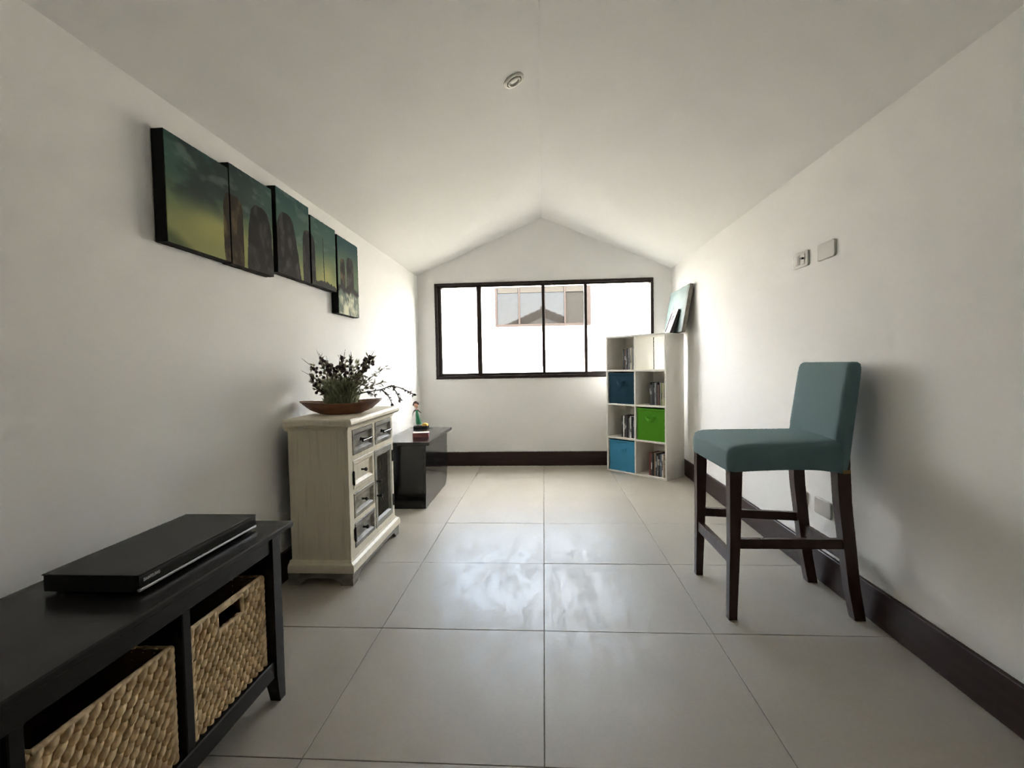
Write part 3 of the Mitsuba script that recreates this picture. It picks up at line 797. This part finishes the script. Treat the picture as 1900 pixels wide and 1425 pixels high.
obj('dress', loft([rel(-1.038, 0.492, 0.026, 0.022), rel(-1.044, 0.520, 0.021, 0.018), rel(-1.051, 0.560, 0.0145, 0.013), rel(-1.055, 0.590, 0.009, 0.009), rel(-1.056, 0.602, 0.010, 0.009), rel(-1.057, 0.612, 0.005, 0.005)]), DRESS, t, smooth=50)
obj('foot', ico((-1.049, fy - 0.008, 0.4835), 0.0065, 1, (1.5, 1.6, 0.8)), WHITEPAPER, t, smooth=True)
obj('foot', ico((-1.033, fy - 0.008, 0.4835), 0.0065, 1, (1.5, 1.6, 0.8)), WHITEPAPER, t, smooth=True)
obj('head', cat(tube([[-1.057, fy, 0.605], [-1.059, fy, 0.632]], 0.006, 10), ico((-1.060, fy, 0.650), 0.022, 2, (0.82, 0.85, 1.15)), ico((-1.060, fy - 0.019, 0.647), 0.004, 1)), SKIN, t, smooth=True)
hair = ico((-1.062, fy + 0.004, 0.660), 0.0245, 2, (0.98, 0.95, 0.95))
hair.vertices[:, 2] = np.where((hair.vertices[:, 1] < fy - 0.006) & (hair.vertices[:, 2] < 0.664), 0.664, hair.vertices[:, 2])
hair.vertices[:, 2] = np.maximum(hair.vertices[:, 2], 0.650)
obj('hair', cat(hair, ico((-1.083, fy, 0.652), 0.008, 1)), HAIR, t, smooth=60)
for s in (-1, 1):
    obj('arm', tube([[-1.057 + s * 0.007, fy, 0.612], [-1.057 + s * 0.022, fy - 0.002, 0.598], [-1.057 + s * 0.030, fy - 0.006, 0.584 if s < 0 else 0.592], [-1.057 + s * (0.031 if s < 0 else 0.040), fy - 0.01, 0.562 if s < 0 else 0.586]], [0.0045, 0.0042, 0.003, 0.002], 8), HAIR, t, smooth=50)
obj('yellow_block', loft([np.array([[x, y, KZ + 0.020 + z] for x, y in ring_pts(sbox(-1.008 + i, 3.945 + i, -0.970 - i, 3.985 - i).buffer(0.004), 24)]) for z, i in ((0, 0), (0.010, 0), (0.017, 0.004), (0.021, 0.010))]), YELLOW, t, smooth=40)

t = thing('small_box', 'small maroon box with a pale lid on the black chest', 'box')
rot = math.radians(8)


def place_box(v):
    x, y = v[:, 0], v[:, 1]
    return np.stack([-0.895 + x * math.cos(rot) - y * math.sin(rot), 3.462 + x * math.sin(rot) + y * math.cos(rot), KZ + v[:, 2]], 1)


obj('body', moved(rb(-0.056, 0.056, -0.034, 0.034, 0.0, 0.030, 0.001), place_box), BOXRED, t)
obj('lid', moved(rb(-0.0572, 0.0572, -0.0352, 0.0352, 0.030, 0.034, 0.001), place_box), BOXTOP, t)

# ------------------------------------------------------------------ cube shelf in the right corner
SO, SANG, SW, SD, SH = np.array([0.560, 4.418, 0.0]), math.radians(-44.9), 0.600, 0.280, 1.205
se = np.array([math.cos(SANG), math.sin(SANG), 0])
sn = np.array([-math.sin(SANG), math.cos(SANG), 0])


def sh(m):
    return moved(m, lambda v: SO + v[:, :1] * se + v[:, 1:2] * sn + v[:, 2:3] * np.array([0, 0, 1.0]))


t = thing('cube_shelf', 'white eight-cube shelf unit standing across the corner by the window', 'shelf')
pt = 0.0145
obj('side_panel', sh(rb(0, pt, 0, SD, 0, SH, 0.0012)), SHELFWHITE, t)
obj('side_panel', sh(rb(SW - pt, SW, 0, SD, 0, SH, 0.0012)), SHELFWHITE, t)
obj('middle_panel', sh(rb(SW / 2 - pt / 2, SW / 2 + pt / 2, 0.001, SD, pt, SH - pt, 0.0012)), SHELFWHITE, t)
levels = [k * (SH - pt) / 4 for k in range(5)]
for z in (levels[0], levels[4]):
    obj('shelf_board', sh(rb(pt, SW - pt, 0.0005, SD, z, z + pt, 0.0012)), SHELFWHITE, t)
for k in (1, 2, 3):
    for a, b in ((pt, SW / 2 - pt / 2), (SW / 2 + pt / 2, SW - pt)):
        obj('shelf_board', sh(rb(a, b, 0.001, SD, levels[k], levels[k] + pt, 0.0012)), SHELFWHITE, t)
cells = [(pt, SW / 2 - pt / 2), (SW / 2 + pt / 2, SW - pt)]
for c, (a, b) in enumerate(cells):
    for k in range(4):
        if (c, k) != (1, 3):                       # this compartment is open to the wall
            obj('back_panel', sh(rb(a, b, SD - 0.006, SD - 0.002, levels[k] + pt, levels[k + 1], 0)), SHELFWHITE, t)


def bin_(c, k, m, label):
    a, b = cells[c]
    z0, z1 = levels[k] + pt + 0.0005, levels[k + 1] - 0.012
    t = thing('fabric_bin', label, 'bin', 'fabric bins in the cube shelf')
    a, b, y0, y1 = a + 0.009, b - 0.003, 0.006, SD - 0.02
    n = 12
    u, w = np.meshgrid(np.linspace(0, 1, n), np.linspace(0, 1, n), indexing='ij')
    bulge = -0.006 * np.sin(np.pi * u) * np.sin(np.pi * w) + 0.002 * (meshkit.fbm(np.stack([u * 4, w * 4, 0 * u + k + 7 * c], -1)) - 0.5)
    v = np.stack([a + (b - a) * u, y0 + 0.006 + bulge, z0 + (z1 - z0) * w], -1).reshape(-1, 3)
    f = [[i * n + j, (i + 1) * n + j, (i + 1) * n + j + 1, i * n + j + 1] for i in range(n - 1) for j in range(n - 1)]
    f = np.array(f)
    front = trimesh.Trimesh(v, np.vstack([f[:, [0, 1, 2]], f[:, [0, 2, 3]]]), process=False)
    body = cat(front, rb(a, a + 0.003, y0 + 0.007, y1, z0, z1, 0), rb(b - 0.003, b, y0 + 0.007, y1, z0, z1, 0), rb(a, b, y1 - 0.003, y1, z0, z1, 0), rb(a, b, y0 + 0.007, y1, z0, z0 + 0.003, 0))
    obj('body', sh(body), m, t, smooth=50)
    obj('rim_hem', sh(rb(a, b, y0 - 0.001, y0 + 0.008, z1 - 0.016, z1, 0.002)), m, t)
    yc, zc = (a + b) / 2, z1 - 0.075
    path = np.array([[yc - 0.048 + 0.096 * s, y0 - 0.002 - 0.018 * math.sin(math.pi * s), zc - 0.020 * math.sin(math.pi * s)] for s in np.linspace(0, 1, 9)])
    strip = loft([np.array([[p[0], p[1] - 0.002, p[2] - 0.013], [p[0], p[1] + 0.002, p[2] - 0.013], [p[0], p[1] + 0.002, p[2] + 0.013], [p[0], p[1] - 0.002, p[2] + 0.013]]) for p in path])
    obj('handle', sh(strip), m, t, smooth=30)


bin_(0, 2, NAVYFAB, 'navy blue fabric bin in the second row of the cube shelf')
bin_(1, 1, GREENFAB, 'bright green fabric bin in the cube shelf')
bin_(0, 0, BLUEFAB, 'sky blue fabric bin in the bottom row of the cube shelf')

spines = {'black': (0.012, 0.012, 0.013), 'dark_grey': (0.05, 0.05, 0.052), 'grey': (0.22, 0.22, 0.22), 'white': (0.62, 0.61, 0.60), 'cream': (0.50, 0.46, 0.36), 'brown': (0.10, 0.05, 0.035), 'maroon': (0.14, 0.02, 0.025), 'olive': (0.20, 0.22, 0.07), 'blue_grey': (0.10, 0.13, 0.19), 'tan': (0.33, 0.24, 0.16)}
for k, c in spines.items():
    mat('case_' + k, princ(c, 0.3, 0.5))
rows_ = {(0, 3): ('black', 'brown', 'dark_grey', 'black', 'grey', 'grey', 'cream', 'grey', 'dark_grey', 'black'),
         (1, 2): ('black', 'dark_grey', 'black', 'black', 'grey', 'black', 'brown', 'grey', 'olive', 'cream', 'olive', 'dark_grey'),
         (0, 1): ('black', 'white', 'black', 'dark_grey', 'black', 'grey', 'white', 'black', 'blue_grey', 'cream', 'black'),
         (1, 0): ('maroon', 'brown', 'black', 'tan', 'dark_grey', 'grey', 'black', 'blue_grey', 'white', 'tan', 'black', 'brown')}
place_name = {(0, 3): 'in the top compartment above the navy bin', (1, 2): 'in the compartment above the green bin', (0, 1): 'in the compartment above the sky blue bin', (1, 0): 'in the bottom compartment below the green bin'}
ordinal = ('first', 'second', 'third', 'fourth', 'fifth', 'sixth', 'seventh', 'eighth', 'ninth', 'tenth', 'eleventh', 'twelfth')
for (c, k), cols in rows_.items():
    a, b = cells[c]
    right = b - 0.002
    n = len(cols)
    ws = [0.0142 if rng.uniform() < 0.85 else 0.0105 for _ in cols]
    x = right - sum(ws) - 0.0006 * n
    for i, (col, w) in enumerate(zip(cols, ws)):
        if (c, k) == (0, 3) and i < 3:
            hgt = 0.18
        else:
            hgt = 0.190 + rng.uniform(-0.002, 0.002) - (0.018 if rng.uniform() < 0.12 else 0)
        y0 = 0.035 + rng.uniform(0, 0.010)
        z0 = levels[k] + pt
        t = thing('disc_case', f"{col.replace('_', ' ')} disc case {place_name[(c, k)]}, {ordinal[i]} from the left", 'disc case', 'disc cases ' + place_name[(c, k)])
        obj('case', sh(rb(x, x + w, y0, y0 + 0.135, z0, z0 + hgt, 0.001)), 'mat_case_' + col, t)
        lc = 'white' if col in ('black', 'dark_grey', 'brown', 'maroon', 'blue_grey') else 'dark_grey'
        la, lb = sorted(rng.uniform(0.25, 0.85, 2))
        if lb - la > 0.1:
            obj('spine_label', sh(rb(x + 0.0035, x + w - 0.0035, y0 - 0.0004, y0 + 0.002, z0 + hgt * la, z0 + hgt * min(lb, la + 0.4), 0)), 'mat_case_' + lc, t)
        x += w + 0.0006

# ------------------------------------------------------------------ pictures leaning on the shelf
ST = SH


def leaning(x0, y0, y1, th_, hgt, dx, z):
    """A slab whose lower front edge lies at x0 and whose top is shifted by dx towards +x."""
    ang = math.asin(dx / hgt)
    c, s = math.cos(ang), math.sin(ang)

    def f(v):                                   # local: u = out of the front (negative x), y, w up the slab
        return np.stack([x0 + v[:, 0] * c + v[:, 2] * s, v[:, 1], z + v[:, 2] * c - v[:, 0] * s + th_ * s], 1)
    return f


t = thing('leaning_canvas', 'pale teal canvas leaning on the wall from the top of the shelf', 'painting')
f = leaning(1.098, 3.955, 4.545, 0.030, 0.385, 0.068, ST)
obj('stretcher_frame', moved(rb(0.001, 0.030, 3.955, 4.545, 0, 0.385, 0.002), f), FEETWASH, t)
obj('painted_front', moved(rb(0, 0.002, 3.956, 4.544, 0.001, 0.384, 0.0005), f), PAINT_SEA, t, label='pale teal painted face')
t = thing('photo_frame', 'small dark picture frame leaning on the pale teal canvas', 'picture frame')
f = leaning(1.042, 4.100, 4.300, 0.022, 0.205, 0.072, ST)
fp = sbox(4.100, 0, 4.300, 0.205).difference(sbox(4.116, 0.016, 4.284, 0.189))
obj('frame_border', moved(prism_x(fp, 0.0, 0.022), f), DARKFRAME, t)
obj('backing', moved(rb(0.012, 0.022, 4.115, 4.285, 0.015, 0.190, 0), f), DARKFRAME, t)
mp = sbox(4.114, 0.014, 4.286, 0.191).difference(sbox(4.142, 0.042, 4.258, 0.163))
obj('mat_board', moved(prism_x(mp, 0.006, 0.009), f), MATWHITE, t, label='white mat board')
obj('photo_print', moved(rb(0.009, 0.0115, 4.140, 4.260, 0.040, 0.165, 0), f), PHOTO, t, label='grey and white photograph')

# ------------------------------------------------------------------ bar stool
t = thing('bar_stool', 'dark wood bar stool with teal upholstered seat and back', 'bar stool')


def trap(x0, x1, y0f, y1f, y0b, y1b, r):
    """Rounded trapezoid outline in xy; front at x0."""
    return Polygon([(x0, y0f), (x1, y0b), (x1, y1b), (x0, y1f)]).buffer(-r).buffer(r, quad_segs=6)


def at_x(x):
    k = (x - 0.672) / (1.12 - 0.672)
    return 1.803 + 0.022 * k, 2.262 - 0.075 * k


def seat_ring(z, ins, r=0.018, dome=0.0):
    x0, x1 = 0.668 + ins * (2.0 if z > 0.63 else 1.0), 1.098
    a0, b0 = at_x(0.668)
    a1, b1 = at_x(1.098)
    p = ring_pts(trap(x0, x1, a0 + ins, b0 - ins, a1 + ins, b1 - ins, r), 64)
    k = np.argmin(np.abs(np.arctan2(p[:, 1] - 2.03, p[:, 0] - 0.88) + np.pi * 0.999))
    p = np.roll(p, -k, 0)
    zz = np.full(64, z)
    if z > 0.62:                                   # the cushion rises a little towards the back
        zz = zz + 0.012 * (p[:, 0] - 0.668) / 0.43 - 0.005 * np.clip((0.72 - p[:, 0]) / 0.05, 0, 1) ** 2
    if z < 0.57:                                   # the hem lifts a little between the legs
        zz = zz + 0.006 * np.sin((p[:, 0] - 0.67) / 0.43 * np.pi) - 0.016 * np.clip((p[:, 0] - 0.95) / 0.15, 0, 1) ** 2
    return np.column_stack([p, zz])


obj('seat', loft([seat_ring(0.560, 0.004), seat_ring(0.600, 0.0), seat_ring(0.632, 0.001), seat_ring(0.645, 0.003), seat_ring(0.653, 0.009), seat_ring(0.658, 0.020), seat_ring(0.662, 0.06), seat_ring(0.665, 0.13)]), STOOLFAB, t, smooth=50)


def back_ring(z, ins=0.0):
    k = (z - 0.56) / 0.40
    xf = 1.056 + 0.045 * max(0, k - 0.25) / 0.75
    xb = 1.106 + 0.046 * k
    a, b = at_x(1.10)
    rr = 0.016 - 0.5 * ins
    p = ring_pts(sbox(xf + ins, a + ins, xb - ins, b - ins).buffer(-rr).buffer(rr, quad_segs=5), 48)
    return np.column_stack([p, np.full(48, z)])


obj('backrest', loft([back_ring(0.560, 0.002), back_ring(0.60), back_ring(0.70), back_ring(0.82), back_ring(0.91), back_ring(0.935, 0.001), back_ring(0.948, 0.005), back_ring(0.955, 0.014)]), STOOLFAB, t, smooth=45)


def leg(path, w0, w1):
    """Square leg along a path of centre points with tapering width."""
    n = len(path)
    rings = []
    for i, p in enumerate(path):
        w = w0 + (w1 - w0) * i / (n - 1)
        c = 0.08
        a = [(-1, -1 + c), (-1 + c, -1), (1 - c, -1), (1, -1 + c), (1, 1 - c), (1 - c, 1), (-1 + c, 1), (-1, 1 - c)]
        rings.append(np.array([[p[0] + w / 2 * u, p[1] + w / 2 * v, p[2]] for u, v in a]))
    return loft(rings)


obj('leg', leg([[0.690, 1.840, 0.001], [0.697, 1.840, 0.30], [0.699, 1.840, 0.59]], 0.030, 0.046), STOOLWOOD, t)
obj('leg', leg([[0.690, 2.232, 0.001], [0.697, 2.230, 0.30], [0.699, 2.228, 0.59]], 0.030, 0.046), STOOLWOOD, t)
for yy, sg in ((1.853, 1), (2.172, -1)):
    obj('leg', leg([[1.150, yy, 0.001], [1.128, yy, 0.12], [1.110, yy, 0.28], [1.092, yy, 0.44], [1.082, yy, 0.62]], 0.040, 0.048), STOOLWOOD, t)


def bar(p, q, w, h_):
    p, q = np.array(p, float), np.array(q, float)
    d = (q - p) / np.linalg.norm(q - p)
    s = np.cross(d, [0, 0, 1.0])
    up = np.array([0, 0, 1.0])
    return hull([e + a * s * w / 2 + b * up * h_ / 2 for e in (p, q) for a in (-1, 1) for b in (-1, 1)])


obj('stretcher', bar([0.697, 1.838, 0.288], [1.110, 1.850, 0.284], 0.020, 0.036), STOOLWOOD, t)
obj('stretcher', bar([0.697, 2.232, 0.288], [1.110, 2.176, 0.284], 0.020, 0.036), STOOLWOOD, t)
obj('stretcher', bar([0.692, 1.840, 0.228], [0.692, 2.230, 0.228], 0.020, 0.044), STOOLWOOD, t)
obj('stretcher', bar([1.118, 1.853, 0.232], [1.118, 2.172, 0.232], 0.020, 0.046), STOOLWOOD, t)
obj('seat_rail', rb(0.70, 1.08, 1.842, 2.165, 0.566, 0.60, 0.002), STOOLWOOD, t)
obj('cloth_tag', rb(1.080, 1.107, 1.826, 1.8285, 0.549, 0.562, 0.0006), OCHRE, t, label='ochre cloth tag')

# ------------------------------------------------------------------ plates on the right wall
def wall_plate(y0, y1, z0, z1, label, cat_, kind):
    t = thing('outlet_plate' if kind == 'outlet' else 'blank_plate', label, cat_)
    obj('cover', loft([np.array([[x, y, z] for y, z in ring_pts(sbox(y0 + i, z0 + i, y1 - i, z1 - i).buffer(-0.004).buffer(0.004), 40)]) for x, i in ((XR, 0), (XR - 0.007, 0), (XR - 0.009, 0.002), (XR - 0.0095, 0.008))]), PLASTICWHITE, t, smooth=30)
    if kind == 'outlet':
        for yy in (y0 + 0.040, y1 - 0.042):
            obj('insert', rb(XR - 0.012, XR - 0.008, yy - 0.017, yy + 0.017, z0 + 0.012, z1 - 0.012, 0.001), PLASTICWHITE, t)
        obj('rocker', rb(XR - 0.014, XR - 0.011, y1 - 0.052, y1 - 0.033, z0 + 0.017, z1 - 0.018, 0.001), PLASTICWHITE, t)
        yy, zz = y0 + 0.038, z0 + 0.038
        obj('socket_plug', cat(rb(XR - 0.020, XR - 0.011, yy - 0.007, yy + 0.007, zz - 0.004, zz + 0.004, 0.001), rb(XR - 0.020, XR - 0.011, yy - 0.0095, yy - 0.006, zz - 0.0055, zz + 0.001, 0.001)), BLACKPLASTIC, t)


wall_plate(2.296, 2.424, 1.393, 1.464, 'white outlet plate with a black insert, high on the wall above the stool', 'outlet', 'outlet')
wall_plate(2.094, 2.220, 1.391, 1.461, 'plain white cover plate beside the outlet high on the wall', 'wall plate', 'blank')
wall_plate(2.109, 2.232, 0.287, 0.358, 'plain white cover plate low on the wall behind the stool legs', 'wall plate', 'blank')
wall_plate(2.296, 2.420, 0.287, 0.358, 'white cover plate low on the wall, half hidden by the stool leg', 'wall plate', 'blank')
